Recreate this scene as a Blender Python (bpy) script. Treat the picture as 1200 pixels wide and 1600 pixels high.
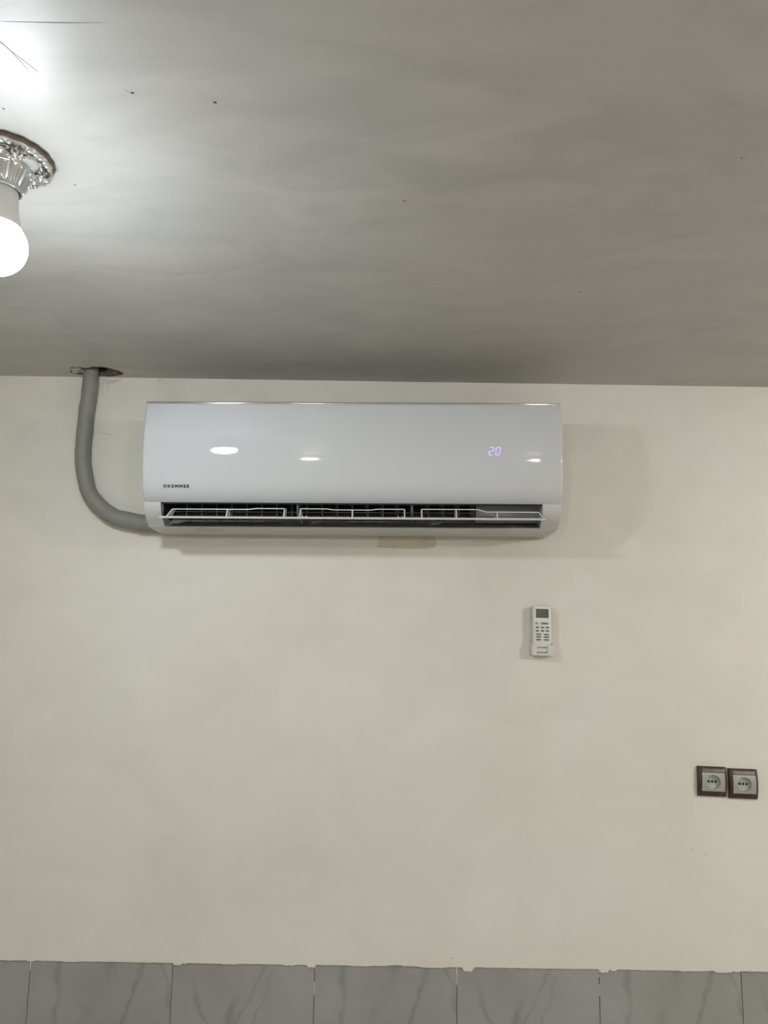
import bpy, bmesh, math, random
from mathutils import Vector, Matrix, noise

random.seed(7)
PI = math.pi
scene = bpy.context.scene
for o in list(bpy.data.objects):
    bpy.data.objects.remove(o, do_unlink=True)
COL = scene.collection

# ---------------------------------------------------------------- camera, world, exposure
cam_data = bpy.data.cameras.new('camera')
cam = bpy.data.objects.new('camera', cam_data)
COL.objects.link(cam)
cam_data.sensor_fit = 'VERTICAL'
cam_data.sensor_height = 32.0
cam_data.lens = 24.0                      # 1200 px focal length on a 1600 px tall frame
cam_data.clip_start = 0.02
cam.matrix_world = (Matrix.Translation((0, -2.196, 1.859)) @
                    Matrix.Rotation(PI / 2 + math.radians(9.0), 4, 'X') @
                    Matrix.Rotation(math.radians(0.84), 4, 'Z'))
scene.camera = cam

world = bpy.data.worlds.new('world')
scene.world = world
world.use_nodes = True
world.node_tree.nodes['Background'].inputs['Color'].default_value = (0.5, 0.5, 0.5, 1)
world.node_tree.nodes['Background'].inputs['Strength'].default_value = 0.0

vs = scene.view_settings
vs.view_transform = 'Standard'
vs.look = 'None'
vs.gamma = 1.0
vs.use_curve_mapping = False
vs.exposure = 0.0

BULB = 410.0            # radiance of the globe of the bulb in view
BULB_FAR = 930.0       # the stronger bulbs of the other fittings in the room
ZC = 2.6               # ceiling height
X0, X1, Y0 = -2.0, 2.7, -4.6   # room: left wall, right wall, rear wall; the wall in view is y = 0

# ---------------------------------------------------------------- material helpers
def new_mat(name):
    m = bpy.data.materials.new(name)
    m.use_nodes = True
    nt = m.node_tree
    return m, nt, nt.nodes['Principled BSDF']

def setin(b, **kw):
    names = {'base': 'Base Color', 'rough': 'Roughness', 'metal': 'Metallic', 'spec': 'Specular IOR Level',
             'coat': 'Coat Weight', 'coat_rough': 'Coat Roughness', 'emis': 'Emission Color', 'emis_s': 'Emission Strength'}
    for k, v in kw.items():
        b.inputs[names[k]].default_value = v if not isinstance(v, tuple) or len(v) == 4 else (*v, 1)

def plain(name, base, rough=0.5, metal=0.0, spec=0.5, grain=0.0, gscale=60.0, bump=0.0, **kw):
    m, nt, b = new_mat(name)
    setin(b, base=base, rough=rough, metal=metal, spec=spec, **kw)
    tc = nt.nodes.new('ShaderNodeTexCoord')
    n = nt.nodes.new('ShaderNodeTexNoise')
    n.inputs['Scale'].default_value = gscale
    n.inputs['Detail'].default_value = 4
    nt.links.new(tc.outputs['Object'], n.inputs['Vector'])
    if grain > 0:
        r = nt.nodes.new('ShaderNodeMapRange')
        r.inputs['To Min'].default_value = 1 - grain
        r.inputs['To Max'].default_value = 1 + grain
        nt.links.new(n.outputs['Fac'], r.inputs['Value'])
        mx = nt.nodes.new('ShaderNodeVectorMath'); mx.operation = 'SCALE'
        mx.inputs[0].default_value = base[:3]
        nt.links.new(r.outputs['Result'], mx.inputs['Scale'])
        nt.links.new(mx.outputs['Vector'], b.inputs['Base Color'])
    if bump > 0:
        bp = nt.nodes.new('ShaderNodeBump')
        bp.inputs['Strength'].default_value = bump
        bp.inputs['Distance'].default_value = 0.002
        nt.links.new(n.outputs['Fac'], bp.inputs['Height'])
        nt.links.new(bp.outputs['Normal'], b.inputs['Normal'])
    return m

def plaster(name, c0, c1, c2, rough, spec, scale, trowel):
    """trowelled painted plaster: broad mottling, stretched trowel marks, fine relief"""
    m, nt, b = new_mat(name)
    N, L = nt.nodes, nt.links
    setin(b, rough=rough, spec=spec)
    tc = N.new('ShaderNodeTexCoord')
    n1 = N.new('ShaderNodeTexNoise'); n1.inputs['Scale'].default_value = scale; n1.inputs['Detail'].default_value = 5
    L.new(tc.outputs['Object'], n1.inputs['Vector'])
    cr = N.new('ShaderNodeValToRGB')
    cr.color_ramp.elements[0].position = 0.32; cr.color_ramp.elements[0].color = (*c0, 1)
    cr.color_ramp.elements[1].position = 0.70; cr.color_ramp.elements[1].color = (*c2, 1)
    e = cr.color_ramp.elements.new(0.5); e.color = (*c1, 1)
    L.new(n1.outputs['Fac'], cr.inputs['Fac'])
    mp = N.new('ShaderNodeMapping')
    mp.inputs['Rotation'].default_value = (0.3, 0.2, 0.95)
    mp.inputs['Scale'].default_value = (2.5, 6.0, 4.0)
    L.new(tc.outputs['Object'], mp.inputs['Vector'])
    n2 = N.new('ShaderNodeTexNoise'); n2.inputs['Scale'].default_value = 1.6; n2.inputs['Detail'].default_value = 7
    n2.inputs['Distortion'].default_value = 1.2
    L.new(mp.outputs['Vector'], n2.inputs['Vector'])
    mr = N.new('ShaderNodeMapRange'); mr.inputs['To Min'].default_value = 1 - trowel; mr.inputs['To Max'].default_value = 1 + trowel
    mr.inputs['From Min'].default_value = 0.3; mr.inputs['From Max'].default_value = 0.7
    L.new(n2.outputs['Fac'], mr.inputs['Value'])
    sc = N.new('ShaderNodeVectorMath'); sc.operation = 'SCALE'
    L.new(cr.outputs['Color'], sc.inputs[0]); L.new(mr.outputs['Result'], sc.inputs['Scale'])
    L.new(sc.outputs['Vector'], b.inputs['Base Color'])
    n3 = N.new('ShaderNodeTexNoise'); n3.inputs['Scale'].default_value = 5.0; n3.inputs['Detail'].default_value = 8
    L.new(tc.outputs['Object'], n3.inputs['Vector'])
    ad = N.new('ShaderNodeMath'); ad.operation = 'ADD'
    L.new(n2.outputs['Fac'], ad.inputs[0]); L.new(n3.outputs['Fac'], ad.inputs[1])
    bp = N.new('ShaderNodeBump'); bp.inputs['Strength'].default_value = 0.12; bp.inputs['Distance'].default_value = 0.01
    L.new(ad.outputs['Value'], bp.inputs['Height'])
    L.new(bp.outputs['Normal'], b.inputs['Normal'])
    rr = N.new('ShaderNodeMapRange'); rr.inputs['To Min'].default_value = rough - 0.06; rr.inputs['To Max'].default_value = rough + 0.08
    L.new(n2.outputs['Fac'], rr.inputs['Value']); L.new(rr.outputs['Result'], b.inputs['Roughness'])
    return m

def marble(name, veins, seed):
    """glazed grey tile with soft darker veins; veins = (x at top, drift per metre down, half width, strength)"""
    m, nt, b = new_mat(name)
    N, L = nt.nodes, nt.links
    setin(b, rough=0.22, spec=0.45)
    tc = N.new('ShaderNodeTexCoord')
    sp = N.new('ShaderNodeSeparateXYZ'); L.new(tc.outputs['Object'], sp.inputs[0])
    mp = N.new('ShaderNodeMapping'); mp.inputs['Location'].default_value = (seed * 3.1, seed * 1.7, seed * 0.9)
    L.new(tc.outputs['Object'], mp.inputs['Vector'])
    def nz(scale, detail):
        n = N.new('ShaderNodeTexNoise'); n.inputs['Scale'].default_value = scale; n.inputs['Detail'].default_value = detail
        L.new(mp.outputs['Vector'], n.inputs['Vector']); return n.outputs['Fac']
    def mth(op, a, bb=None, c=None):
        n = N.new('ShaderNodeMath'); n.operation = op
        for i, v in enumerate((a, bb, c)):
            if v is None: continue
            if hasattr(v, 'is_linked') or hasattr(v, 'links'): L.new(v, n.inputs[i])
            else: n.inputs[i].default_value = v
        return n.outputs[0]
    wob = mth('MULTIPLY', mth('SUBTRACT', nz(11, 3), 0.5), 0.08)
    fade = nz(11, 3)
    total = None
    for (a, dr, w, s) in veins:
        x = mth('SUBTRACT', sp.outputs['X'], a)
        x = mth('ADD', x, mth('MULTIPLY', sp.outputs['Z'], dr))
        x = mth('ABSOLUTE', mth('ADD', x, wob))
        k = N.new('ShaderNodeMapRange'); k.interpolation_type = 'SMOOTHSTEP'
        k.inputs['From Min'].default_value = 0; k.inputs['From Max'].default_value = w
        k.inputs['To Min'].default_value = s; k.inputs['To Max'].default_value = 0
        L.new(x, k.inputs['Value'])
        total = k.outputs['Result'] if total is None else mth('MAXIMUM', total, k.outputs['Result'])
    fr = N.new('ShaderNodeMapRange'); fr.inputs['From Min'].default_value = 0.35; fr.inputs['From Max'].default_value = 0.6
    L.new(fade, fr.inputs['Value'])
    total = mth('MULTIPLY', total, fr.outputs['Result'])
    cloud = N.new('ShaderNodeValToRGB')
    cloud.color_ramp.elements[0].position = 0.3; cloud.color_ramp.elements[0].color = (0.245, 0.245, 0.232, 1)
    cloud.color_ramp.elements[1].position = 0.7; cloud.color_ramp.elements[1].color = (0.305, 0.305, 0.296, 1)
    L.new(nz(5, 4), cloud.inputs['Fac'])
    mx = N.new('ShaderNodeMix'); mx.data_type = 'RGBA'
    L.new(total, mx.inputs['Factor'])
    L.new(cloud.outputs['Color'], mx.inputs['A'])
    mx.inputs['B'].default_value = (0.12, 0.12, 0.11, 1)
    L.new(mx.outputs['Result'], b.inputs['Base Color'])
    return m

def wood(name):
    m, nt, b = new_mat(name)
    N, L = nt.nodes, nt.links
    setin(b, rough=0.36, spec=0.4)
    tc = N.new('ShaderNodeTexCoord')
    mp = N.new('ShaderNodeMapping'); mp.inputs['Scale'].default_value = (260, 60, 22)
    L.new(tc.outputs['Object'], mp.inputs['Vector'])
    n = N.new('ShaderNodeTexNoise'); n.inputs['Scale'].default_value = 1.0; n.inputs['Detail'].default_value = 5
    n.inputs['Distortion'].default_value = 0.8
    L.new(mp.outputs['Vector'], n.inputs['Vector'])
    cr = N.new('ShaderNodeValToRGB')
    cr.color_ramp.elements[0].position = 0.35; cr.color_ramp.elements[0].color = (0.018, 0.010, 0.008, 1)
    cr.color_ramp.elements[1].position = 0.68; cr.color_ramp.elements[1].color = (0.085, 0.042, 0.032, 1)
    L.new(n.outputs['Fac'], cr.inputs['Fac']); L.new(cr.outputs['Color'], b.inputs['Base Color'])
    return m

def emit(name, col, strength, globe=0):
    m = bpy.data.materials.new(name); m.use_nodes = True
    nt = m.node_tree; nt.nodes.clear()
    e = nt.nodes.new('ShaderNodeEmission'); e.inputs['Color'].default_value = (*col, 1); e.inputs['Strength'].default_value = strength
    if globe:                               # the diodes sit in the neck and point down: the globe glows less towards the neck
        tc = nt.nodes.new('ShaderNodeTexCoord'); sp = nt.nodes.new('ShaderNodeSeparateXYZ'); nt.links.new(tc.outputs['Object'], sp.inputs[0])
        mr = nt.nodes.new('ShaderNodeMapRange'); mr.interpolation_type = 'SMOOTHSTEP'
        mr.inputs['From Min'].default_value = -.190; mr.inputs['From Max'].default_value = -.140
        mr.inputs['To Min'].default_value = strength; mr.inputs['To Max'].default_value = strength * globe
        nt.links.new(sp.outputs['Z'], mr.inputs['Value']); nt.links.new(mr.outputs['Result'], e.inputs['Strength'])
    o = nt.nodes.new('ShaderNodeOutputMaterial'); nt.links.new(e.outputs[0], o.inputs['Surface'])
    return m

M = {
    'wall': plaster('cream_wall_plaster', (0.61, 0.595, 0.525), (0.645, 0.622, 0.560), (0.655, 0.642, 0.590), 0.55, 0.35, 2.2, 0.025),
    'ceiling': plaster('grey_white_ceiling_plaster', (0.415, 0.41, 0.385), (0.445, 0.435, 0.41), (0.47, 0.465, 0.445), 0.44, 0.30, 1.6, 0.085),
    'floor': plaster('grey_floor_screed', (0.44, 0.42, 0.39), (0.50, 0.48, 0.45), (0.55, 0.53, 0.50), 0.6, 0.3, 2.0, 0.05),
    'grout': plain('grey_grout', (0.25, 0.245, 0.225), 0.9, grain=0.2),
    'residue': plain('dried_plaster', (0.58, 0.56, 0.50), 0.9, grain=0.1),
    'tileA': marble('grey_marble_tile_one', [(-0.018, -0.05, 0.016, 0.42), (0.058, -0.50, 0.011, 0.36), (0.075, -0.25, 0.009, 0.25), (-0.165, 0.55, 0.013, 0.3)], 1.0),
    'tileB': marble('grey_marble_tile_two', [(-0.105, -0.05, 0.014, 0.34), (0.115, -0.32, 0.013, 0.40), (0.03, -0.45, 0.020, 0.2), (0.165, 0.25, 0.011, 0.3)], 2.3),
    'stain': plain('brown_patch_plaster', (0.55, 0.495, 0.41), 0.75, grain=0.18, gscale=30),
    'concrete': plain('broken_concrete', (0.13, 0.11, 0.085), 0.95, grain=0.35, gscale=70, bump=1.0),
    'rubble': plain('plaster_rubble', (0.42, 0.37, 0.29), 0.95, grain=0.3, gscale=90, bump=0.8),
    'crack': plain('grey_brown_crack_speck', (0.30, 0.275, 0.23), 0.9, grain=0.2),  # grey-brown tone of the wall cracks and small wall specks
    'scratch': plain('scratched_ceiling_plaster', (0.33, 0.325, 0.30), 0.6, grain=0.2),
    'speck': plain('dark_speck', (0.06, 0.055, 0.05), 0.8, grain=0.2),
    'tape': plain('grey_pipe_tape', (0.215, 0.212, 0.195), 0.55, grain=0.06, gscale=25, bump=0.15),
    'panel': plain('gloss_white_panel', (0.535, 0.55, 0.565), 0.035, spec=0.5, grain=0.004),
    'case': plain('white_casing_plastic', (0.50, 0.50, 0.49), 0.35, grain=0.01),
    'flap': plain('white_louver_plastic', (0.58, 0.59, 0.60), 0.35, grain=0.01),
    'inner': plain('grey_outlet_plastic', (0.26, 0.265, 0.27), 0.5, grain=0.03),
    'floorp': plain('light_grey_outlet_plastic', (0.44, 0.44, 0.44), 0.45, grain=0.02),
    'dark': plain('dark_outlet_plastic', (0.018, 0.020, 0.024), 0.6, grain=0.1),
    'fin': plain('grey_fin_plastic', (0.17, 0.18, 0.19), 0.5, grain=0.03),
    'chrome': plain('chrome', (0.78, 0.77, 0.75), 0.10, metal=1.0, grain=0.01),
    'ink': plain('black_print', (0.012, 0.014, 0.016), 0.5, grain=0.1),
    'digit': emit('lavender_display', (0.60, 0.50, 1.0), 1.15),
    'plate_label': plain('grey_moulded_label', (0.445, 0.435, 0.41), 0.5, grain=0.02),
    'rplastic': plain('white_remote_plastic', (0.62, 0.615, 0.585), 0.4, grain=0.01),
    'holder': plain('white_holder_plastic', (0.58, 0.57, 0.53), 0.45, grain=0.01),
    'lcd': plain('dark_lcd', (0.055, 0.06, 0.052), 0.25, grain=0.05),
    'button': plain('grey_rubber_button', (0.27, 0.265, 0.245), 0.6, grain=0.03),
    'wood': wood('dark_wood_print'),
    'silver': plain('silver_paint', (0.33, 0.34, 0.32), 0.38, metal=0.25, grain=0.03, gscale=300),
    'well': plain('socket_well_plastic', (0.36, 0.365, 0.335), 0.4, grain=0.02),
    'hole': plain('black_pin_hole', (0.006, 0.006, 0.006), 0.8, grain=0.1),
    'rose': plain('satin_white_rose', (0.46, 0.465, 0.44), 0.35, metal=0.25, grain=0.06, gscale=90),
    'rim': plain('brown_rose_edge', (0.10, 0.075, 0.06), 0.5, grain=0.2),
    'silverleaf': plain('silver_leaf_chrome', (0.80, 0.80, 0.81), 0.14, metal=1.0, grain=0.05),
    'cup': plain('silver_lampholder', (0.42, 0.425, 0.42), 0.25, metal=0.75, grain=0.02),
    'housing': plain('white_bulb_housing', (0.50, 0.49, 0.47), 0.4, grain=0.01),
    'globe': emit('lit_bulb_globe', (0.90, 0.97, 1.03), BULB, 0.12),
    'globe_side': emit('lit_bulb_globe_side', (1.0, 0.97, 0.93), BULB_FAR * 1.28, 0.06),
    'globe_far': emit('lit_bulb_globe_strong', (1.0, 0.97, 0.93), BULB_FAR * 0.83, 0.06),
}

# ---------------------------------------------------------------- mesh helpers
def finish(me, smooth):
    if smooth:
        for p in me.polygons: p.use_smooth = True
        me.set_sharp_from_angle(angle=math.radians(smooth))

def from_bm(name, bm, mat, parent=None, smooth=35):
    bmesh.ops.recalc_face_normals(bm, faces=bm.faces)
    me = bpy.data.meshes.new(name)
    bm.to_mesh(me); bm.free()
    finish(me, smooth)
    me.materials.append(M[mat] if isinstance(mat, str) else mat)
    o = bpy.data.objects.new(name, me)
    COL.objects.link(o)
    if parent: o.parent = parent
    return o

def empty(name, loc, rot=(0, 0, 0)):
    o = bpy.data.objects.new(name, None)
    o.empty_display_size = 0.05
    COL.objects.link(o)
    o.location = loc; o.rotation_euler = rot
    return o

def tag(o, label=None, cat=None, group=None, kind=None):
    if label: o['label'] = label
    if cat: o['category'] = cat
    if group: o['group'] = group
    if kind: o['kind'] = kind
    return o

def box(bm, x0, x1, y0, y1, z0, z1, bev=0.0, seg=2):
    vs_ = [bm.verts.new((x, y, z)) for z in (z0, z1) for y in (y0, y1) for x in (x0, x1)]
    idx = [(0, 2, 3, 1), (4, 5, 7, 6), (0, 1, 5, 4), (2, 6, 7, 3), (0, 4, 6, 2), (1, 3, 7, 5)]
    fs = [bm.faces.new([vs_[i] for i in f]) for f in idx]
    if bev > 0:
        es = list({e for f in fs for e in f.edges})
        bmesh.ops.bevel(bm, geom=es, offset=bev, segments=seg, profile=0.5, affect='EDGES', clamp_overlap=True)

def prism_x(bm, prof, x0, x1):
    """extrude a closed (y, z) outline along x"""
    a = [bm.verts.new((x0, y, z)) for y, z in prof]
    b = [bm.verts.new((x1, y, z)) for y, z in prof]
    n = len(prof)
    for i in range(n):
        j = (i + 1) % n
        bm.faces.new((a[i], a[j], b[j], b[i]))
    bm.faces.new(a); bm.faces.new(b[::-1])

def lathe(bm, prof, seg=48, cx=0, cy=0, fun=None, cap0=False, cap1=False):
    """spin (r, z) about the z axis; fun(r, z, angle, i) -> r, z shapes flutes and scallops"""
    rings = []
    for i, (r, z) in enumerate(prof):
        ring = []
        for k in range(seg):
            a = 2 * PI * k / seg
            rr, zz = fun(r, z, a, i) if fun else (r, z)
            ring.append(bm.verts.new((cx + rr * math.cos(a), cy + rr * math.sin(a), zz)))
        rings.append(ring)
    for i in range(len(rings) - 1):
        for k in range(seg):
            j = (k + 1) % seg
            bm.faces.new((rings[i][k], rings[i][j], rings[i + 1][j], rings[i + 1][k]))
    if cap0: bm.faces.new(rings[0][::-1])
    if cap1: bm.faces.new(rings[-1])

def catmull(pts, n):
    P = [Vector(p) for p in pts]
    P = [2 * P[0] - P[1]] + P + [2 * P[-1] - P[-2]]
    out = []
    for i in range(1, len(P) - 2):
        for k in range(n):
            t = k / n
            a, b, c, d = P[i - 1], P[i], P[i + 1], P[i + 2]
            out.append(0.5 * ((2 * b) + (c - a) * t + (2 * a - 5 * b + 4 * c - d) * t * t + (3 * b - a - 3 * c + d) * t ** 3))
    out.append(P[-2])
    return out

def tube(bm, pts, rad, seg=8, fun=None):
    """sweep a circle along points; rad may be a list; fun(i, k, r) -> r"""
    n = len(pts)
    prev = None
    rings = []
    for i, p in enumerate(pts):
        t = (pts[min(i + 1, n - 1)] - pts[max(i - 1, 0)]).normalized()
        if prev is None:
            u = t.orthogonal().normalized()
        else:
            u = (prev - t * prev.dot(t)).normalized()
        prev = u
        v = t.cross(u)
        r0 = rad[i] if isinstance(rad, (list, tuple)) else rad
        ring = []
        for k in range(seg):
            a = 2 * PI * k / seg
            r = fun(i, k, r0) if fun else r0
            ring.append(bm.verts.new(p + (u * math.cos(a) + v * math.sin(a)) * r))
        rings.append(ring)
    for i in range(n - 1):
        for k in range(seg):
            j = (k + 1) % seg
            bm.faces.new((rings[i][k], rings[i][j], rings[i + 1][j], rings[i + 1][k]))
    bm.faces.new(rings[0][::-1]); bm.faces.new(rings[-1])

def blob(bm, c, s, seed, sub=2, amp=0.25):
    """a rough lump"""
    r = bmesh.ops.create_icosphere(bm, subdivisions=sub, radius=1.0)
    for v in r['verts']:
        k = 1 + amp * noise.noise(v.co * 1.7 + Vector((seed * 3.3, seed, 0)))
        v.co = Vector((c[0] + v.co.x * s[0] * k, c[1] + v.co.y * s[1] * k, c[2] + v.co.z * s[2] * k))

def text_mesh(w=.29):
    """the word HOMMEX in heavy block letters, x and y from 0 to 1; w is the stroke as a share of the height"""
    bm = bmesh.new()
    AR = 7.5                                        # width of the word over its height
    lay = [('H', 0, .105), ('O', .160, .305), ('M', .345, .495), ('M', .535, .685), ('E', .735, .840), ('X', .868, 1.0)]
    def stroke(x0, y0, x1, y1, ww=w):
        d = Vector((x1 - x0, y1 - y0, 0)).normalized()
        n_ = Vector((-d.y, d.x, 0)) * ww / 2
        p, q = Vector((x0, y0, 0)), Vector((x1, y1, 0))
        bm.faces.new([bm.verts.new(v) for v in (p + n_, p - n_, q - n_, q + n_)])
    for ch, a, b in lay:
        a, b = a * AR, b * AR
        h = w / 2
        if ch == 'H':
            stroke(a + h, 0, a + h, 1); stroke(b - h, 0, b - h, 1); stroke(a, .5, b, .5, w * .9)
        elif ch == 'O':
            n = 24; cx, rx, ry = (a + b) / 2, (b - a) / 2, .5
            P = [bm.verts.new((cx + rx * math.cos(2 * PI * k / n), .5 + ry * math.sin(2 * PI * k / n), 0)) for k in range(n)]
            Q = [bm.verts.new((cx + (rx - w) * math.cos(2 * PI * k / n), .5 + (ry - w) * math.sin(2 * PI * k / n), 0)) for k in range(n)]
            for k in range(n): bm.faces.new((P[k], P[(k + 1) % n], Q[(k + 1) % n], Q[k]))
        elif ch == 'M':
            stroke(a + h, 0, a + h, 1); stroke(b - h, 0, b - h, 1)
            stroke(a + h, .92, (a + b) / 2, .30, w); stroke(b - h, .92, (a + b) / 2, .30, w)
        elif ch == 'E':
            stroke(a + h, 0, a + h, 1)
            for y in (h, .5, 1 - h): stroke(a, y, b, y, w * .9)
        else:
            stroke(a + h, .05, b - h, .95, w * 1.1); stroke(a + h, .95, b - h, .05, w * 1.1)
    for v in bm.verts: v.co.x /= AR
    return bm

def copy_tree(o, parent=None):
    c = o.copy(); COL.objects.link(c); c.parent = parent
    for ch in [x for x in bpy.data.objects if x.parent == o]:
        copy_tree(ch, c)
    return c

# ---------------------------------------------------------------- the room
TILE_TOP = 0.9895
PITCH = 0.3766
JOINT0 = 0.2108                                     # a tile joint, the others follow at the pitch
def u2x(u): return JOINT0 + (u - 714) * 0.00169     # along the top of the tiles

# plaster sags over the tile tops: from, to (pixels measured along the tile line), depth in m
SAGS = [(40, 52, .0020), (95, 118, .0015), (268, 284, .0055), (284, 292, .002), (478, 493, .006), (440, 462, .0022), (600, 640, -.002),
        (630, 634, .003), (652, 700, .0022), (722, 741, .0095), (741, 760, -.001), (936, 953, .0085), (953, 965, .0035),
        (1060, 1110, .0015), (1116, 1148, .0045), (1148, 1158, .002), (345, 372, .0012), (545, 580, .0014)]
def ragged(x):
    z = TILE_TOP - 0.0006 * (x > 0) + 0.0016 * noise.noise(Vector((x * 6, 0, 3))) + 0.0011 * noise.noise(Vector((x * 55, 1, 0))) + 0.0007 * noise.noise(Vector((x * 190, 5, 0)))
    for a, b, d in SAGS:
        xa, xb = u2x(a), u2x(b)
        if xa < x < xb:
            t = (x - xa) / (xb - xa)
            z -= d * min(1, 6 * t, 6 * (1 - t))
    return z

bm = bmesh.new()
cols = []
x = X0
while x < X1 + 1e-6:
    zb = ragged(x)
    cols.append([bm.verts.new((x, 0.0043, zb)), bm.verts.new((x, 0.0008, zb)), bm.verts.new((x, 0.0, zb + 0.0012)), bm.verts.new((x, 0, ZC))])
    x += 0.0025 if -1.15 < x < 1.15 else 0.05
for a, b in zip(cols, cols[1:]):
    for i in range(3):
        bm.faces.new((a[i], b[i], b[i + 1], a[i + 1]))
wall_back = tag(from_bm('wall_back', bm, 'wall', smooth=0), 'cream plastered wall carrying the air conditioner', kind='structure')

def slab(name, x0, x1, y0, y1, z0, z1, mat, label=None):
    bm = bmesh.new(); box(bm, x0, x1, y0, y1, z0, z1)
    return tag(from_bm(name, bm, mat, smooth=0), label, kind='structure')

slab('floor', X0 - .1, X1 + .1, Y0 - .1, .1, -.1, 0, 'floor', 'grey floor of the room')
slab('wall_left', X0 - .1, X0, Y0, .02, 0, ZC, 'wall', 'cream plastered side wall')
slab('wall_right', X1, X1 + .1, Y0, .02, 0, ZC, 'wall', 'cream plastered side wall')
slab('wall_rear', X0 - .1, X1 + .1, Y0 - .1, Y0, 0, ZC, 'wall', 'cream plastered rear wall')

# grout bed and tiles, children of the wall
bm = bmesh.new(); box(bm, X0, X1, .0072, .05, 0, TILE_TOP + .03)
from_bm('grout_bed', bm, 'grout', wall_back, 0)
tile_me = {}
for kind in 'AB':
    bm = bmesh.new()
    box(bm, -PITCH / 2 + .0011, PITCH / 2 - .0011, .004, .0075, -.748, .004, bev=.0008, seg=1)
    o = from_bm('wall_tile', bm, 'tile' + kind, wall_back, 30)
    tile_me[kind] = o.data
    bpy.data.objects.remove(o)
k0 = math.floor((X0 - JOINT0) / PITCH)
for row in range(2):
    for k in range(k0, 7):
        cx = JOINT0 + (k + .5) * PITCH
        if cx - PITCH / 2 < X0 - 0.1 or cx + PITCH / 2 > X1 + .1: continue
        if row == 1 and not (-1.5 < cx < 1.5): continue
        o = bpy.data.objects.new('wall_tile', tile_me['A' if k % 2 == 0 else 'B'])
        COL.objects.link(o); o.parent = wall_back
        o.location = (cx, 0.0004 * ((k * 7) % 3 - 1), TILE_TOP - .0005 * ((k * 5) % 3) - row * .7502)
        if row == 1: o.scale.z = .318

# plaster left in the joints
for u, v0, v1, w in ((48, 1500, 1519, .0030), (491, 1510, 1518, .003), (490.5, 1536, 1556, .0020), (714, 1511, 1530, .0034), (714, 1530, 1542, .0022),
                     (937, 1519, 1526, .0022), (937, 1527, 1531, .0022), (937.5, 1541, 1553, .0016), (937.5, 1553, 1557, .002), (1160, 1517, 1524, .003), (268, 1498, 1508, .003)):
    X = JOINT0 + round((u2x(u) - JOINT0) / PITCH) * PITCH
    zt = TILE_TOP + .003 - (v0 - 1503 - (u - 48) * .0157) * .00172
    zb = TILE_TOP + .003 - (v1 - 1503 - (u - 48) * .0157) * .00172
    bm = bmesh.new()
    pts = [Vector((X + .0004 * noise.noise(Vector((u, i, 0))), .0045, zt + (zb - zt) * i / 5)) for i in range(6)]
    tube(bm, pts, [w * .75 * (.7 + .5 * abs(noise.noise(Vector((i * 1.7, u, 2)))) if i < 5 else .3) for i in range(6)], 6)
    from_bm('plaster_residue', bm, 'residue', wall_back, 60)

# ---------------------------------------------------------------- ceiling with the broken hole for the pipe
HOLE = [(-.914, -.058), (-.909, -.078), (-.898, -.090), (-.886, -.086), (-.876, -.092), (-.866, -.079), (-.852, -.083), (-.840, -.094), (-.828, -.092), (-.812, -.091),
        (-.800, -.086), (-.790, -.077), (-.777, -.064), (-.770, -.049), (-.768, -.036), (-.777, -.024), (-.792, -.018), (-.806, -.012), (-.822, -.010), (-.846, -.012),
        (-.868, -.011), (-.880, -.014), (-.892, -.019), (-.905, -.024), (-.918, -.030), (-.922, -.044)]
bm = bmesh.new()
outer = [bm.verts.new((x, y, ZC)) for x, y in ((X0 - .1, Y0 - .1), (X1 + .1, Y0 - .1), (X1 + .1, .02), (X0 - .1, .02))]
inner = [bm.verts.new((x, y, ZC)) for x, y in HOLE]
edges = [bm.edges.new((outer[i], outer[(i + 1) % 4])) for i in range(4)] + [bm.edges.new((inner[i], inner[(i + 1) % len(inner)])) for i in range(len(inner))]
bmesh.ops.triangle_fill(bm, use_beauty=True, use_dissolve=False, edges=edges, normal=(0, 0, -1))
ceiling = tag(from_bm('ceiling', bm, 'ceiling', smooth=0), 'grey-white trowelled plaster ceiling', kind='structure')

bm = bmesh.new()
rings = []
for lv, (dz, grow) in enumerate(((0, 0), (.004, .0015), (.012, -.002), (.026, .006), (.05, .008), (.09, .010))):
    ring = []
    for i, (x, y) in enumerate(HOLE):
        dx, dy = x + .845, y + .05
        ln = math.hypot(dx, dy)
        g = grow + (.006 * noise.noise(Vector((i * .9, lv * 1.3, 0))) if lv else 0)
        ring.append(bm.verts.new((x + dx / ln * g, min(y + dy / ln * g, -.004), ZC + dz)))
    rings.append(ring)
n = len(HOLE)
for a, b in zip(rings, rings[1:]):
    for i in range(n):
        bm.faces.new((a[i], a[(i + 1) % n], b[(i + 1) % n], b[i]))
bm.faces.new(rings[-1])
tag(from_bm('broken_hole_edge', bm, 'concrete', ceiling, 25), 'rough brown broken edge of the pipe hole')
for i, (x, y, z, s) in enumerate(((-.905, -.045, 2.604, .010), (-.897, -.062, 2.607, .012), (-.890, -.035, 2.610, .011), (-.908, -.062, 2.606, .008), (-.888, -.076, 2.609, .007),
                                  (-.800, -.030, 2.612, .013), (-.815, -.022, 2.606, .009), (-.785, -.040, 2.610, .008))):
    bm = bmesh.new(); blob(bm, (x, y, z), (s * 1.3, s, s * .8), i + 1, 2, .5)
    from_bm('plaster_lump', bm, 'rubble' if i < 5 else 'concrete', ceiling, 30)

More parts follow.
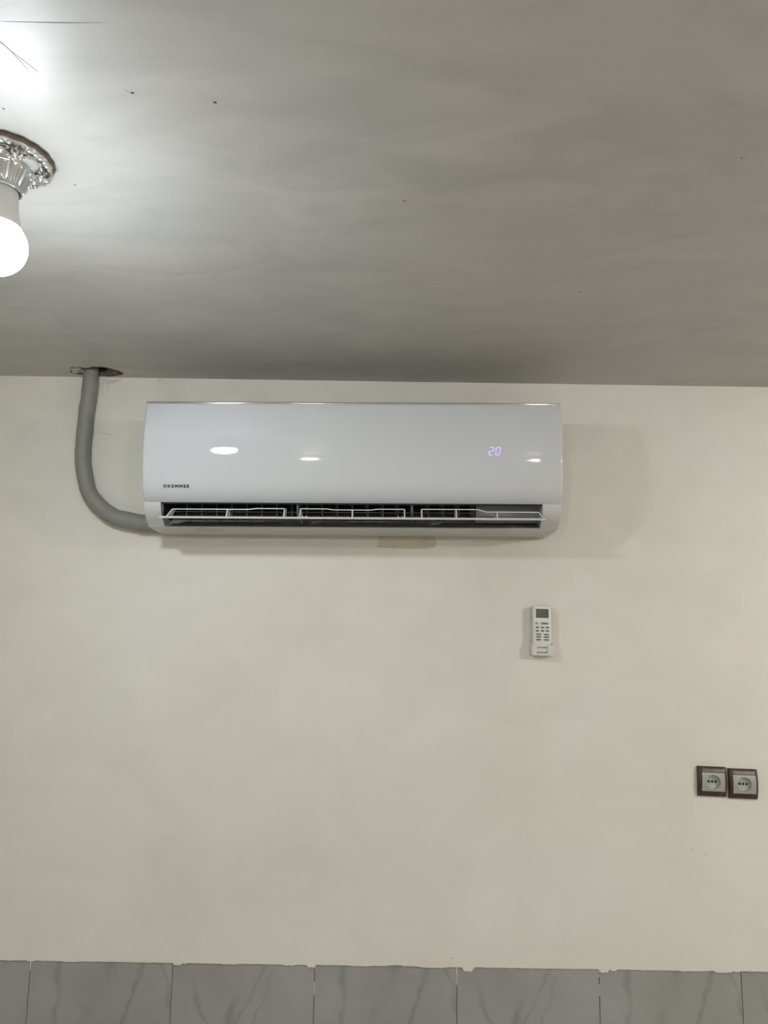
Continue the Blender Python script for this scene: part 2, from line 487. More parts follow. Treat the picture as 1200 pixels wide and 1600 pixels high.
# marks on the ceiling: specks and trowel scratches
for i, (x, y, s) in enumerate(((-.2482, -1.21, .0022), (.0276, -.9659, .0016), (-.5582, -1.19, .0015), (-.530, -1.000, .0013), (-.36, -1.2272, .0018), (.42, -.62, .0014), (.55, -1.1, .0012))):
    bm = bmesh.new(); blob(bm, (x, y, ZC), (s * (1.5 if i != 1 else 2.4), s, .0008), i + 20, 1, .3)
    from_bm('speck', bm, 'speck', ceiling, 60)
for i, pts in enumerate((((-.52, -1.33), (-.5, -1.318), (-.49, -1.285), (-.4857, -1.2595)), ((-.505, -1.325), (-.492, -1.30), (-.478, -1.272), (-.474, -1.262)),
                         ((-.50, -1.352), (-.43, -1.351), (-.39, -1.351), (-.34, -1.352)), ((-.37, -1.235), (-.365, -1.229), (-.358, -1.222)),
                         ((-.33, -.82), (-.30, -.818), (-.27, -.816)), ((.50, -.50), (.505, -.47), (.502, -.44)))):
    bm = bmesh.new()
    cc = catmull([(x, y, ZC + .0004) for x, y in pts], 6)
    tube(bm, cc, [.0008 * (.4 + .6 * math.sin(PI * k / (len(cc) - 1))) + .0001 for k in range(len(cc))], 6)
    from_bm('trowel_scratch', bm, 'scratch', ceiling, 60)

# marks on the wall: cracks under the hole, brown patch below the air conditioner, specks
def wall_crack(pts, w):
    bm = bmesh.new()
    cc = catmull([(x, .0003, z) for x, z in pts], 5)
    tube(bm, cc, [w * (.35 + .65 * math.sin(PI * (k + .5) / len(cc))) for k in range(len(cc))], 6)
    from_bm('wall_crack', bm, 'crack', wall_back, 60)
wall_crack([(-.845, 2.5935), (-.828, 2.583), (-.808, 2.586), (-.792, 2.5925), (-.785, 2.598)], .0011)
wall_crack([(-.842, 2.596), (-.825, 2.589), (-.805, 2.5915), (-.797, 2.597)], .0009)
wall_crack([(-.826, 2.586), (-.823, 2.572), (-.824, 2.556)], .0007)
wall_crack([(-.845, 2.589), (-.84, 2.578), (-.842, 2.565), (-.839, 2.553)], .0007)
wall_crack([(-.8502, 2.4305), (-.832, 2.4300), (-.815, 2.427), (-.797, 2.4235)], .0007)
wall_crack([(-.733, 2.483), (-.727, 2.481)], .0007)
for i, (x, z, s) in enumerate(((-.672, 2.592, .0024), (-.662, 2.593, .0018), (-.835, 2.453, .0018), (-.812, 2.52, .0012), (.8707, 1.2765, .0025), (.885, 1.281, .002), (.848, 1.293, .0018), (-.5376, 1.6007, .0016),
                               (-.6474, 1.0542, .0026), (.42, 1.39, .0018), (.20, 1.012, .0018), (-.33, 2.06, .001), (.64, 2.36, .001))):
    bm = bmesh.new(); blob(bm, (x, 0, z), (s * 1.3, .0009, s * .7), i + 50, 1, .4)
    from_bm('speck', bm, 'crack' if s < .0025 else 'residue', wall_back, 60)
bm = bmesh.new()
out = [(-.020, 2.150), (-.014, 2.128), (-.019, 2.104), (.012, 2.1025), (.050, 2.101), (.085, 2.1005), (.118, 2.102), (.146, 2.104), (.152, 2.118), (.149, 2.136), (.147, 2.150)]
fr = [bm.verts.new((x, -.0008, z)) for x, z in out]; bk = [bm.verts.new((x * 1.0 + .0006 * (1 if x > .06 else -1), .001, z - .0006)) for x, z in out]
bm.faces.new(fr)
for i in range(len(out)): bm.faces.new((fr[i], fr[(i + 1) % len(out)], bk[(i + 1) % len(out)], bk[i]))
tag(from_bm('plaster_patch', bm, 'stain', wall_back, 30), 'brownish smeared plaster patch')

# ---------------------------------------------------------------- air conditioner
AX, AZ = -.082, 2.134
HW = .5525
ac = empty('air_conditioner', (AX, -.0052, AZ), (0, -.0075, -.009))
tag(ac, 'white wall-mounted split air conditioner with open louver and lit temperature display', 'air conditioner')

R1, ZP, YF = .48, 2.352 - AZ, -.2325          # panel: broad convex arc, frontmost at ZP
def panel_profile():
    pts = []
    a0, a1 = -math.asin((2.4585 - 2.352) / R1), math.asin((2.352 - 2.246) / R1)
    for k in range(21):
        a = a0 + (a1 - a0) * k / 20
        pts.append((YF + R1 * (1 - math.cos(a)), ZP - R1 * math.sin(a)))
    y, z = pts[-1]; r = .078
    for k in range(1, 15):
        a = a1 + (math.radians(56) - a1) * k / 14
        pts.append((y + r * (math.cos(a1) - math.cos(a)), z - r * (math.sin(a) - math.sin(a1))))
    return pts
PP = panel_profile()
def panel_y(z):
    for (ya, za), (yb, zb) in zip(PP, PP[1:]):
        if zb <= z <= za:
            return ya + (yb - ya) * (z - za) / (zb - za)
    return PP[0][0]

# front panel: swept arc with rounded ends, 4 mm thick at its edges
bm = bmesh.new()
r = .009
xs = [0, .12, .25, .38, .48] + [HW - r + r * math.sin(PI / 2 * k / 8) for k in range(9)]
xs = [-v for v in xs[:0:-1]] + xs
grid = []
for xx in xs:
    t = max(0, (abs(xx) - (HW - r)) / r)
    off = r * (1 - math.sqrt(max(0, 1 - t * t)))
    grid.append([bm.verts.new((xx, y + off, z)) for y, z in PP])
back = []
for xx, g in zip(xs, grid):
    back.append([bm.verts.new((xx, min(-.17, v.co.y + .012) if abs(xx) < HW - .001 else v.co.y + .012, v.co.z)) for v in (g[0], g[-1])])
for a, b in zip(grid, grid[1:]):
    for i in range(len(PP) - 1):
        bm.faces.new((a[i], a[i + 1], b[i + 1], b[i]))
for (a, b), (ga, gb) in zip(zip(back, back[1:]), zip(grid, grid[1:])):
    bm.faces.new((ga[0], gb[0], b[0], a[0])); bm.faces.new((ga[-1], a[1], b[1], gb[-1]))
panel = from_bm('front_panel', bm, 'panel', ac, 30)
panel['label'] = 'glossy white curved front panel'

# casing
LIP = (-.140, .0050)
side_prof = [(0, 0), (0, .318), (-.19, .323), (PP[0][0] + .010, PP[0][1])] + [(y + .010, z) for y, z in PP[4:-1:3]] + \
            [(PP[-1][0], PP[-1][1]), (-.185, .049), (-.176, .034), (-.163, .022), (-.150, .013), LIP, (-.10, .003), (-.05, .0012)]
bm = bmesh.new()
OXL, OXR = -.508, .503                              # opening
prism_x(bm, side_prof, -HW + .001, OXL)
prism_x(bm, side_prof, OXR, HW - .001)
up = [(-.004, .20), (-.004, .3175), (-.19, .3225), (PP[0][0] + .010, PP[0][1])] + [(y + .010, z) for y, z in PP[4:-1:3]] + [(PP[-1][0] + .004, PP[-1][1] + .001), (-.15, .088), (-.10, .118), (-.05, .15)]
prism_x(bm, up, OXL, OXR)
low = [(-.004, 0), (-.05, .0012), (-.10, .003), LIP, (LIP[0] + .001, LIP[1] + .0022), (-.128, .0095), (-.004, .020)]
prism_x(bm, low, OXL, OXR)
case = from_bm('casing', bm, 'case', ac, 32)

bm = bmesh.new()
prism_x(bm, [(-.131, .0088), (-.108, .018), (-.085, .028), (-.065, .038), (-.045, .050), (-.03, .066), (-.004, .07), (-.004, .02)], OXL, OXR)
from_bm('outlet_floor', bm, 'floorp', ac, 40)
bm = bmesh.new()
box(bm, OXL, OXR, -.012, -.005, .06, .205)
prism_x(bm, [(-.186, .0645), (-.150, .0885), (-.10, .1185), (-.05, .1505), (-.048, .147), (-.10, .114), (-.15, .084), (-.182, .061)], OXL, OXR)
box(bm, OXL, OXL + .001, -.16, -.01, .03, .15)
from_bm('outlet_chamber', bm, 'dark', ac, 30)
bm = bmesh.new()                                    # cross-flow fan drum with blades
nb = 30
for k in range(nb):
    a = 2 * PI * k / nb
    c, s = math.cos(a), math.sin(a)
    q = [(.030, 0), (.040, .0035), (.0405, .0028), (.0305, -.0008)]
    prism_x(bm, [(-.062 + rr * c - tt * s, .105 + rr * s + tt * c) for rr, tt in q], OXL + .01, .325)
from_bm('fan_drum', bm, 'dark', ac, 30)
bm = bmesh.new()                                    # blank wall at the right end of the outlet
prism_x(bm, [(-.118, .024), (-.128, .040), (-.135, .092), (-.02, .15), (-.02, .05)], .333, OXR)
from_bm('outlet_blank', bm, 'inner', ac, 30)

# vertical fins and their tie rod
bm = bmesh.new()
prism_x(bm, [(-.118, .034), (-.126, .046), (-.124, .070), (-.112, .082), (-.088, .078), (-.080, .058), (-.090, .040)], -.0011, .0011)
f0 = from_bm('guide_fin', bm, 'fin', ac, 30)
fin_x = [-.483 + .0413 * k for k in range(20)]
f0.location.x = fin_x[0]
for xx in fin_x[1:]:
    o = f0.copy(); COL.objects.link(o); o.parent = ac; o.location.x = xx
for o in [x for x in bpy.data.objects if x.name.startswith('guide_fin')]: o.rotation_euler.z = .22
bm = bmesh.new(); tube(bm, [Vector((-.500 + .83 * k / 10, -.129, .049)) for k in range(11)], .0012, 8)
from_bm('tie_rod', bm, 'fin', ac, 60)
for xx in (-.147, .158):
    bm = bmesh.new()
    prism_x(bm, [(-.150, .024), (-.166, .044), (-.176, .066), (-.10, .108), (-.075, .04)], xx - .0022, xx + .0022)
    from_bm('outlet_divider', bm, 'fin', ac, 30)

# louver: lower blade seen edge on, upper blade in three stepped pieces, ribs between them
lou = empty('louver', (0, 0, 0)); lou.parent = ac
bpy.data.objects.remove(lou)
sl = .149
def blade_prof(y0, z0, depth, th):
    return [(y0, z0), (y0 + .002, z0 + th * .6), (y0 + depth, z0 + depth * sl + th * .7), (y0 + depth, z0 + depth * sl - th * .3), (y0 + .002, z0 - th * .6)]
bm = bmesh.new()
yl, zl = -.222, .0195
prof = blade_prof(yl, zl, .072, .0044)
for xa, xb in ((-.4985, .4985),):
    prism_x(bm, prof, xa, xb)
for s in (-1, 1):                                   # pointed tips
    a = [bm.verts.new((s * .4985, y, z)) for y, z in prof]
    t = bm.verts.new((s * .508, yl + .012, zl + .002))
    for i in range(len(a)): bm.faces.new((a[i], a[(i + 1) % len(a)], t))
louver = from_bm('louver', bm, 'flap', ac, 30)
louver['label'] = 'long white louver blade swung open'
ZU = .0450
def ux(u): return (u - 600) * 0.001672 + .0066 + .082 - .004   # along the louver, in the unit's own frame
pieces = [[(266, 0), (385, 0), (398, .0025), (443, .0025)], [(468, .0025), (510, .0025), (520, 0), (580, 0), (590, .0025), (632, .0025)], [(659, .003), (748, .003), (760, -.0035), (843, -.0035)]]
for pc in pieces:
    bm = bmesh.new()
    st = [(ux(u), ZU + d) for u, d in pc]
    yb = -.196
    rings = []
    for xx, zz in st:
        rings.append([bm.verts.new((xx, y, z)) for y, z in ((yb, zz - .0011), (yb, zz + .0011), (yb + .034, zz + .034 * sl + .0013), (yb + .034, zz + .034 * sl - .0009))])
    for a, b in zip(rings, rings[1:]):
        for i in range(4): bm.faces.new((a[i], a[(i + 1) % 4], b[(i + 1) % 4], b[i]))
    bm.faces.new(rings[0]); bm.faces.new(rings[-1][::-1])
    from_bm('upper_blade', bm, 'flap', louver, 30)
def rib(u, ztop, lean=0.0, w=.0014):
    bm = bmesh.new()
    xx = ux(u)
    q = [(-.212, zl + .002), (-.196, ztop), (-.164, ztop + .005), (-.158, zl + .010)]
    a = [bm.verts.new((xx - w + (lean if z < ztop - .003 else 0), y, z)) for y, z in q]
    b = [bm.verts.new((xx + w + (lean if z < ztop - .003 else 0), y, z)) for y, z in q]
    for i in range(4): bm.faces.new((a[i], a[(i + 1) % 4], b[(i + 1) % 4], b[i]))
    bm.faces.new(a); bm.faces.new(b[::-1])
    from_bm('louver_rib', bm, 'flap', louver, 30)
rib(266, ZU, -.012); rib(843, ZU - .0035, .010)
for u, d in ((353, 0), (443, .0025), (468, .0025), (550, 0), (632, .0025), (659, .003), (713, .003), (777, -.0035)): rib(u, ZU + d)
for u in (472, 478, 622, 628):                       # small hinge clips
    bm = bmesh.new(); box(bm, ux(u) - .0022, ux(u) + .0022, -.205, -.195, zl + .003, zl + .0075, .0008, 1)
    from_bm('hinge_clip', bm, 'flap', louver, 30)

# chrome strip along the top edge
bm = bmesh.new()
yt, zt = PP[0]
arc = [(yt - .0010 + .0040 * (1 - math.cos(a)), zt + .0030 + .0036 * math.sin(a)) for a in [math.radians(-42 + 132 * k / 16) for k in range(17)]]
prism_x(bm, arc + [(yt + .03, zt + .0066), (yt + .03, zt + .0004)], -HW + .003, HW - .003)
tag(from_bm('chrome_strip', bm, 'chrome', ac, 50), 'thin chrome strip along the top edge')
# air intake on top
bm = bmesh.new(); box(bm, -.50, .50, -.17, -.02, .3165, .3235)
intake = from_bm('intake_grille', bm, 'dark', ac, 0)
bm = bmesh.new(); box(bm, -.50, .50, -.0012, .0012, 0, .006)
s0 = from_bm('grille_slat', bm, 'case', intake, 0)
for k in range(11):
    o = s0 if k == 0 else s0.copy()
    if k: COL.objects.link(o); o.parent = intake
    o.location = (0, -.166 + .0143 * k, .321)
for xx in (-.5, -.25, 0, .25, .5):
    bm = bmesh.new(); box(bm, xx - .002, xx + .002, -.17, -.02, .321, .328); from_bm('grille_bar', bm, 'case', intake, 0)
# moulded label and screw caps under the lip
bm = bmesh.new()
a, b = ux(290), ux(336)
prism_x(bm, [(-.118, .0040), (-.078, .0026), (-.078, .0018), (-.118, .0032)], a, b)
from_bm('underside_label', bm, 'plate_label', ac, 0)

# print on the panel
def on_panel(bm, x0, x1, z0, z1, mat, name, off=.0004):
    for v in bm.verts:
        xx = x0 + (x1 - x0) * v.co.x; zz = z0 + (z1 - z0) * v.co.y
        v.co = Vector((xx, panel_y(zz) - off, zz))
    o = from_bm(name, bm, mat, panel, 0)
    return o
LX0, LX1, LZ = -.5652 + .082, -.5080 + .082, 2.2320 - AZ
bm = text_mesh()
on_panel(bm, LX0, LX1, LZ, LZ + .0083, 'ink', 'brand_lettering')
bm = bmesh.new()                                    # round emblem with a wavy mark
def ring2(bm, cx, cy, r0, r1, n=28):
    a = [bm.verts.new((cx + r0 * math.cos(2 * PI * k / n), cy + r0 * math.sin(2 * PI * k / n), 0)) for k in range(n)]
    b = [bm.verts.new((cx + r1 * math.cos(2 * PI * k / n), cy + r1 * math.sin(2 * PI * k / n), 0)) for k in range(n)]
    for k in range(n): bm.faces.new((a[k], a[(k + 1) % n], b[(k + 1) % n], b[k]))
ring2(bm, .5, .5, .5, .36)
for dx in (-.16, .16):
    q = [bm.verts.new(p) for p in ((.5 + dx - .06, .22, 0), (.5 + dx + .06, .22, 0), (.5 + dx + .06, .78, 0), (.5 + dx - .06, .78, 0))]
    bm.faces.new(q)
q = [bm.verts.new(p) for p in ((.34, .58, 0), (.34, .44, 0), (.66, .42, 0), (.66, .56, 0))]; bm.faces.new(q)
on_panel(bm, LX0 - .0116, LX0 - .0022, LZ - .0006, LZ + .0088, 'ink', 'round_emblem')

def seg7(bm, ox, code, w=.40, h=1.0, t=.13, slant=.10):
    def quad(x0, y0, x1, y1, horiz):
        c = t * .5
        if horiz: P = [(x0, y0), (x0 + c, y0 - c), (x1 - c, y0 - c), (x1, y0), (x1 - c, y0 + c), (x0 + c, y0 + c)]
        else: P = [(x0, y0), (x0 + c, y0 + c), (x0 + c, y1 - c), (x0, y1), (x0 - c, y1 - c), (x0 - c, y0 + c)]
        bm.faces.new([bm.verts.new((ox + x + slant * y, y, 0)) for x, y in P])
    g = .015
    segs = {'a': (g, h, w - g, h, 1), 'd': (g, 0, w - g, 0, 1), 'g': (g, h / 2, w - g, h / 2, 1), 'f': (0, h / 2 + g, 0, h - g, 0),
            'b': (w, h / 2 + g, w, h - g, 0), 'e': (0, g, 0, h / 2 - g, 0), 'c': (w, g, w, h / 2 - g, 0)}
    for ch in code: quad(*segs[ch])
bm = bmesh.new()
seg7(bm, .02, 'abged'); seg7(bm, .68, 'abcdef')
o = on_panel(bm, .2745 + .082, .2745 + .082 + .0262, 2.3215 - AZ - .0010, 2.3215 - AZ + .0195, 'digit', 'display_digits')
o['label'] = 'glowing lavender digits reading 20'

# ---------------------------------------------------------------- insulated pipe
pts = catmull([(-.8645, -.034, 2.685), (-.8655, -.033, 2.62), (-.8668, -.030, 2.569), (-.872, -.028, 2.472), (-.8745, -.027, 2.376), (-.8625, -.027, 2.292), (-.8335, -.028, 2.228), (-.776, -.029, 2.1815), (-.701, -.030, 2.1625), (-.660, -.031, 2.1595), (-.6385, -.031, 2.159)], 16)
bm = bmesh.new()
NS = 28
turn = 22
def wrap(i, k, r):                                  # overlapping tape: the radius steps once per turn along the helix
    ph = (i / turn + k / NS) % 1.0
    return r + .0019 * (1 - ph) + .0007 * noise.noise(Vector((i * .13, math.cos(2 * PI * k / NS), math.sin(2 * PI * k / NS) + i * .05)))
rad = [.0205 + .0025 * min(1, max(0, (i - 70) / 60)) for i in range(len(pts))]
tube(bm, pts, rad, NS, wrap)
pipe = empty('insulated_pipe', (-.8645, -.034, 2.159))
tag(pipe, 'grey tape-wrapped pipe bending from the ceiling hole to the air conditioner', 'pipe')
ps = from_bm('tape_sleeve', bm, 'tape', pipe, 60)
ps.location = (.8645, .034, -2.159)

# ---------------------------------------------------------------- remote control in its wall holder
RX, RZ = .4465, 1.8125
hold = empty('remote_holder', (RX, 0, RZ - .004), (0, .012, 0))
tag(hold, 'white plastic wall cradle holding the remote control', 'holder')
bm = bmesh.new(); box(bm, -.0255, .0255, -.004, 0, -.002, .082, .0015, 2); from_bm('back_plate', bm, 'holder', hold)
bm = bmesh.new()
box(bm, -.0295, .0295, -.0285, -.0005, -.004, -.0005, .0012, 2)
box(bm, -.0295, -.0270, -.0285, -.0005, -.003, .030, .001, 2)
box(bm, .0270, .0295, -.0285, -.0005, -.003, .030, .001, 2)
box(bm, -.0295, -.0155, -.0290, -.0265, -.003, .024, .001, 2)
box(bm, .0135, .0295, -.0290, -.0265, -.003, .026, .001, 2)
box(bm, -.0160, .0140, -.0290, -.0268, -.003, .0035, .0008, 2)
from_bm('cup', bm, 'holder', hold)
for zz in (.06,):
    bm = bmesh.new(); lathe(bm, [(.003, -.0002), (.003, .0008), (.0008, .0012)], 16, cap1=True)
    o = from_bm('screw', bm, 'chrome', hold); o.rotation_euler = (PI / 2, 0, 0); o.location = (0, -.004, zz)

rem = empty('remote_control', (RX, -.0048, RZ), (0, .012, 0))
tag(rem, 'white remote control with dark screen standing in the wall cradle', 'remote')
RW, RH, RT = .0262, .1300, .0210
bm = bmesh.new(); box(bm, -RW, RW, -RT, 0, .0, RH, .0045, 4); from_bm('body', bm, 'rplastic', rem, 50)
fy = -RT
bm = bmesh.new(); box(bm, -.0178, .0178, fy - .0006, fy + .001, .0965, .1215, .0004, 1); from_bm('screen', bm, 'lcd', rem)
def button(x, z, w, h):
    bm = bmesh.new()
    r_ = h / 2; n = 8; rows = []
    for yy, g in ((fy + .001, 0), (fy - .0008, 0), (fy - .0012, .0006)):
        P = []
        for sx in (1, -1):
            for k in range(n + 1):
                a = -PI / 2 + PI * k / n + (0 if sx == 1 else PI)
                P.append((x + sx * max(w / 2 - r_, 0) + (r_ - g) * math.cos(a), yy, z + (r_ - g) * math.sin(a)))
        rows.append([bm.verts.new(p) for p in P])
    for A_, B_ in zip(rows, rows[1:]):
        for i in range(len(A_)): bm.faces.new((A_[i], A_[(i + 1) % len(A_)], B_[(i + 1) % len(A_)], B_[i]))
    bm.faces.new(rows[-1])
    b_ = from_bm('button', bm, 'button', rem, 40)
    if w > .008:
        bm = bmesh.new(); box(bm, x - w * .28, x + w * .28, fy - .0013, fy - .001, z - h * .14, z + h * .14); from_bm('button_mark', bm, 'ink', b_, 0)
PX = .00168
def bz(v): return RZ and (1105 - v) / 12 * .00178
button(-.0155, bz(557), .008, .0075); button(.0065, bz(557), .0235, .0060)
for v in (632, 697):
    for x_ in (-.0140, .0005, .0142): button(x_, bz(v), .0105, .0055)
for v in (762, 810, 862):
    for x_ in (-.0105, .0115): button(x_, bz(v), .0155, .0048)
bm = text_mesh(.28)
for v in bm.verts: v.co = Vector((-.0098 + .0222 * v.co.x, fy - .0003, bz(1019) + .0036 * v.co.y))
from_bm('brand_lettering', bm, 'ink', rem, 0)
bm = bmesh.new(); ring2(bm, 0, 0, .0021, .0013, 16)
for v in bm.verts: v.co = Vector((-.0128 + v.co.x, fy - .0003, bz(1012) + v.co.y))
from_bm('round_emblem', bm, 'ink', rem, 0)

# ---------------------------------------------------------------- wall sockets
def socket(loc, rot, label):
    s = empty('power_socket', loc, (0, rot, 0))
    tag(s, label, 'socket', 'paired wall sockets')
    H = .0390
    # frame: square ring with bowed face
    bm = bmesh.new()
    def bow(z, y0): return y0 + .0062 * (z / H) ** 2 - .0035
    rings = []
    def sq(hx, hz, y, nn=8):
        P = []
        for i in range(nn): P.append((-hx + 2 * hx * i / nn, hz))
        for i in range(nn): P.append((hx, hz - 2 * hz * i / nn))
        for i in range(nn): P.append((hx - 2 * hx * i / nn, -hz))
        for i in range(nn): P.append((-hx, -hz + 2 * hz * i / nn))
        return [bm.verts.new((px, bow(pz, y), pz)) for px, pz in P]
    for hx, hz, y in ((H, H, -.001), (H, H, -.0085), (H - .0012, H - .0012, -.0105), (H - .004, H - .004, -.0118), (.0325, .0256, -.0125), (.0312, .0244, -.0118), (.0312, .0244, -.004)):
        rings.append(sq(hx, hz, y))
    for v in rings[0]: v.co.y = -.0002
    for a, b in zip(rings, rings[1:]):
        for i in range(len(a)): bm.faces.new((a[i], a[(i + 1) % len(a)], b[(i + 1) % len(a)], b[i]))
    from_bm('frame', bm, 'wood', s, 30)
    # cover plate with the round well
    bm = bmesh.new()
    nn = 48; R = .0190
    outer_, inner_ = [], []
    for k in range(nn):
        a = 2 * PI * k / nn
        c, q = math.cos(a), math.sin(a)
        m_ = 1 / max(abs(c) / .0311, abs(q) / .0243)
        outer_.append((c * m_, q * m_)); inner_.append((c * R, q * R))
    for cxx in (1, -1):
        for czz in (1, -1):
            k = min(range(nn), key=lambda j: (outer_[j][0] - cxx * .0311) ** 2 + (outer_[j][1] - czz * .0243) ** 2)
            outer_[k] = (cxx * .0311, czz * .0243)
    mid_ = [((ox + ix) / 2, (oz + iz) / 2) for (ox, oz), (ix, iz) in zip(outer_, inner_)]
    def bow2(z): return -.0182 + .0062 * (z / .039) ** 2
    rr = [[bm.verts.new((x_, -.006, z_)) for x_, z_ in outer_]] + [[bm.verts.new((x_, bow2(z_), z_)) for x_, z_ in L_] for L_ in (outer_, mid_, inner_)]
    for a, b in zip(rr, rr[1:]):
        for k in range(nn): bm.faces.new((a[k], a[(k + 1) % nn], b[(k + 1) % nn], b[k]))
    plate = from_bm('cover_plate', bm, 'silver', s, 35)
    bm = bmesh.new()
    prof = [(R, -.0172), (R - .0008, -.0155), (R - .0015, -.0075), (R - .003, -.0068), (.0005, -.0068)]
    def conform(r_, z_, a, i): return (r_, (bow2(r_ * math.sin(a)) if i == 0 else z_))
    lathe(bm, prof, nn, fun=conform, cap1=True)
    for v in bm.verts: v.co = Vector((v.co.x, v.co.z, v.co.y))
    from_bm('well', bm, 'well', plate, 35)
    for x_ in (-.0095, 0, .0095):
        bm = bmesh.new()
        lathe(bm, [(.0034, -.0003), (.0030, -.0008), (.0028, -.0004), (.0004, -.0004)], 18, cap1=True)
        for v in bm.verts: v.co = Vector((x_ + v.co.x, v.co.z - .0070, v.co.y))
        from_bm('pin_hole', bm, 'hole', plate, 35)
    return s
socket((.9085, 0, 1.4725), .030, 'left one of the two dark wood-framed silver wall sockets')
socket((.9930, 0, 1.4675), .024, 'right one of the two dark wood-framed silver wall sockets')

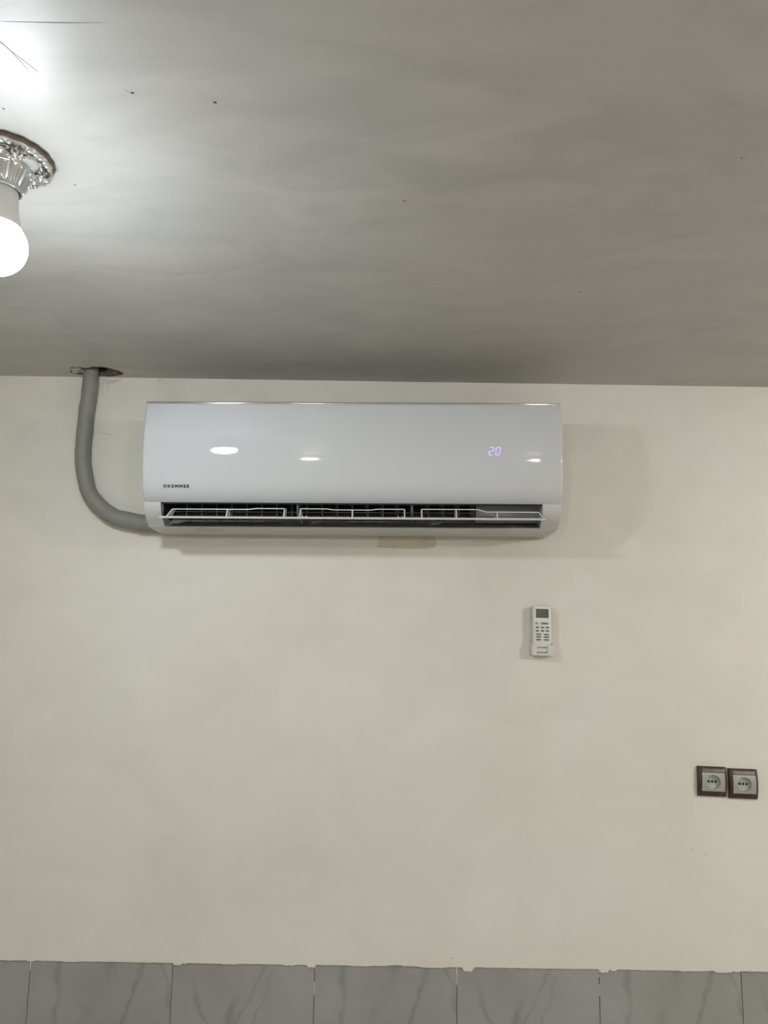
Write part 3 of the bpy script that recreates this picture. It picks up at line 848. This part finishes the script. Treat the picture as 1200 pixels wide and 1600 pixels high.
# ---------------------------------------------------------------- ceiling lamp
def lamp(loc, globe, label):
    L0 = empty('ceiling_lamp', loc)                 # origin on the ceiling, parts hang below
    tag(L0, label, 'lamp')
    NB = 40
    bm = bmesh.new()                                # scalloped brown outer edge
    lathe(bm, [(.0700, -.0002), (.0718, -.004), (.0712, -.0075), (.066, -.0085)], NB * 4, fun=lambda r_, z_, a, i: (r_ * (1 + .030 * abs(math.sin(a * NB / 4))), z_))
    from_bm('outer_edge', bm, 'rim', L0, 40)
    bm = bmesh.new()                                # rose plate
    prof = [(.0700, -.0085), (.0690, -.0110), (.0640, -.0125), (.0590, -.0118), (.0575, -.0150), (.0540, -.0172), (.0480, -.0185), (.0430, -.0215), (.0405, -.0260), (.0405, -.0300)]
    lathe(bm, prof, NB * 4, fun=lambda r_, z_, a, i: (r_ * (1 + (.028 * abs(math.sin(a * NB / 4)) if i < 2 else 0)), z_), cap1=True)
    rose = from_bm('rose_plate', bm, 'rose', L0, 40)
    bm = bmesh.new()
    c_ = []
    lathe(bm, [(.0585 + .0012 * math.cos(t), -.0150 + .0012 * math.sin(t)) for t in [2 * PI * k / 8 for k in range(9)]], 96)
    from_bm('silver_ring', bm, 'silverleaf', rose, 60)
    bm = bmesh.new()
    blob(bm, (0, 0, 0), (.0046, .0047, .0034), 3, 2, .05)
    b0 = from_bm('rim_bead', bm, 'rose', rose, 60)
    for k in range(NB):
        o = b0 if k == 0 else b0.copy()
        if k: COL.objects.link(o); o.parent = rose
        a = 2 * PI * (k + .5) / NB
        o.location = (.0662 * math.cos(a), .0662 * math.sin(a), -.0120); o.rotation_euler = (0, 0, a)
    # flower clusters: petals fanned round a centre, leaves at the sides
    bm = bmesh.new()
    rnd = random.Random(5)
    def petal(cx, cy, cz, ang, ln, wd, tilt):
        rows = []
        for t in range(6):
            u = t / 5
            w_ = wd * math.sin(PI * min(.98, .12 + .86 * u)) ** .8
            px, pz = ln * u, cz - tilt * math.sin(PI * u * .8) * ln
            row = []
            for q in (-1, -.4, 0, .4, 1):
                lx, ly = px, q * w_
                row.append(bm.verts.new((cx + lx * math.cos(ang) - ly * math.sin(ang), cy + lx * math.sin(ang) + ly * math.cos(ang), pz + .0022 * abs(q) - .0012 * (1 - abs(q)))))
            rows.append(row)
        for a, b in zip(rows, rows[1:]):
            for i in range(4): bm.faces.new((a[i], a[i + 1], b[i + 1], b[i]))
    for ring_, (nr, ln, wd, tl, z_) in enumerate(((9, .0180, .0046, .32, -.002), (9, .0145, .0040, .5, -.005), (8, .0110, .0034, .65, -.008), (6, .0070, .0028, .8, -.011))):
        for k in range(nr): petal(0, 0, z_, 2 * PI * (k + .5 * ring_) / nr + rnd.uniform(-.15, .15), ln * rnd.uniform(.85, 1.15), wd, tl)
    for sgn in (-1, 1):
        for j in range(3): petal(.002 * j - .002, sgn * (.012 + .006 * j), -.0015, sgn * (1.2 + .25 * j), .012 - .0015 * j, .0036, .3)
    for k in range(22):
        a = rnd.uniform(0, 2 * PI); q = rnd.uniform(0, .014)
        blob(bm, (q * math.cos(a), q * math.sin(a), -.0075 - rnd.uniform(0, .004)), (.0019, .0019, .0019), k, 1, .1)
    bmesh.ops.solidify(bm, geom=bm.faces[:], thickness=.0004)
    fl = from_bm('flower_ornament', bm, 'silverleaf', rose, 50)
    for k, a in enumerate([math.radians(-50 + 72 * j) for j in range(5)]):
        o = fl if k == 0 else fl.copy()
        if k: COL.objects.link(o); o.parent = rose
        o.location = (.0530 * math.cos(a), .0530 * math.sin(a), -.0150); o.rotation_euler = (0, 0, a)
    # fluted flared lampholder
    bm = bmesh.new()
    NF = 22
    def flute(r_, z_, a, i):
        d = .0016 * (.5 + .5 * math.cos(a * NF)) if 2 <= i <= 6 else 0
        return (r_ - d, z_)
    lathe(bm, [(.0380, -.0250), (.0425, -.0255), (.0428, -.0280), (.0405, -.0320), (.0370, -.0390), (.0338, -.0460), (.0312, -.0525), (.0302, -.0545), (.0308, -.0560), (.0305, -.0590), (.0285, -.0598), (.0272, -.0580), (.0270, -.050)], NF * 8, fun=flute, cap0=True, cap1=True)
    cup = from_bm('lampholder', bm, 'cup', L0, 50)
    bm = bmesh.new()
    lathe(bm, [(.0428 + .0010 * math.cos(t), -.0268 + .0010 * math.sin(t)) for t in [2 * PI * k / 8 for k in range(9)]], 64)
    from_bm('rim_band', bm, 'silverleaf', cup, 60)
    # bulb: white housing and glowing globe
    bm = bmesh.new()
    lathe(bm, [(.0130, -.048), (.0235, -.052), (.0250, -.060), (.0262, -.072), (.0275, -.086), (.0295, -.100), (.0322, -.112), (.0345, -.1195), (.0340, -.1205)], 64, cap0=True, cap1=True)
    bulb = from_bm('light_bulb', bm, 'housing', L0, 40)
    bm = bmesh.new()
    Rg, cz = .0458, -.1515
    a0 = math.acos(.0340 / Rg)
    prof = [(Rg * math.cos(a0 - (a0 + PI / 2) * k / 24), cz + Rg * math.sin(a0 - (a0 + PI / 2) * k / 24)) for k in range(24)] + [(.0004, cz - Rg)]
    lathe(bm, prof, 64, cap1=True)
    g = from_bm('globe', bm, globe, bulb, 60)
    g['label'] = 'glowing white globe'
    return L0
lamp((-.612, -1.075, ZC), 'globe', 'ornate silver ceiling lamp with a lit white bulb at the left')
for i, (x_, y_, lb) in enumerate(((1.95, -1.45, 'lit bulb lamp on the ceiling to the right of the air conditioner'), (-.55, -3.35, 'lit bulb lamp on the ceiling behind the viewer, left one'), (.95, -3.25, 'lit bulb lamp on the ceiling behind the viewer, right one'))):
    lamp((x_, y_, ZC), 'globe_side' if i == 0 else 'globe_far', lb)
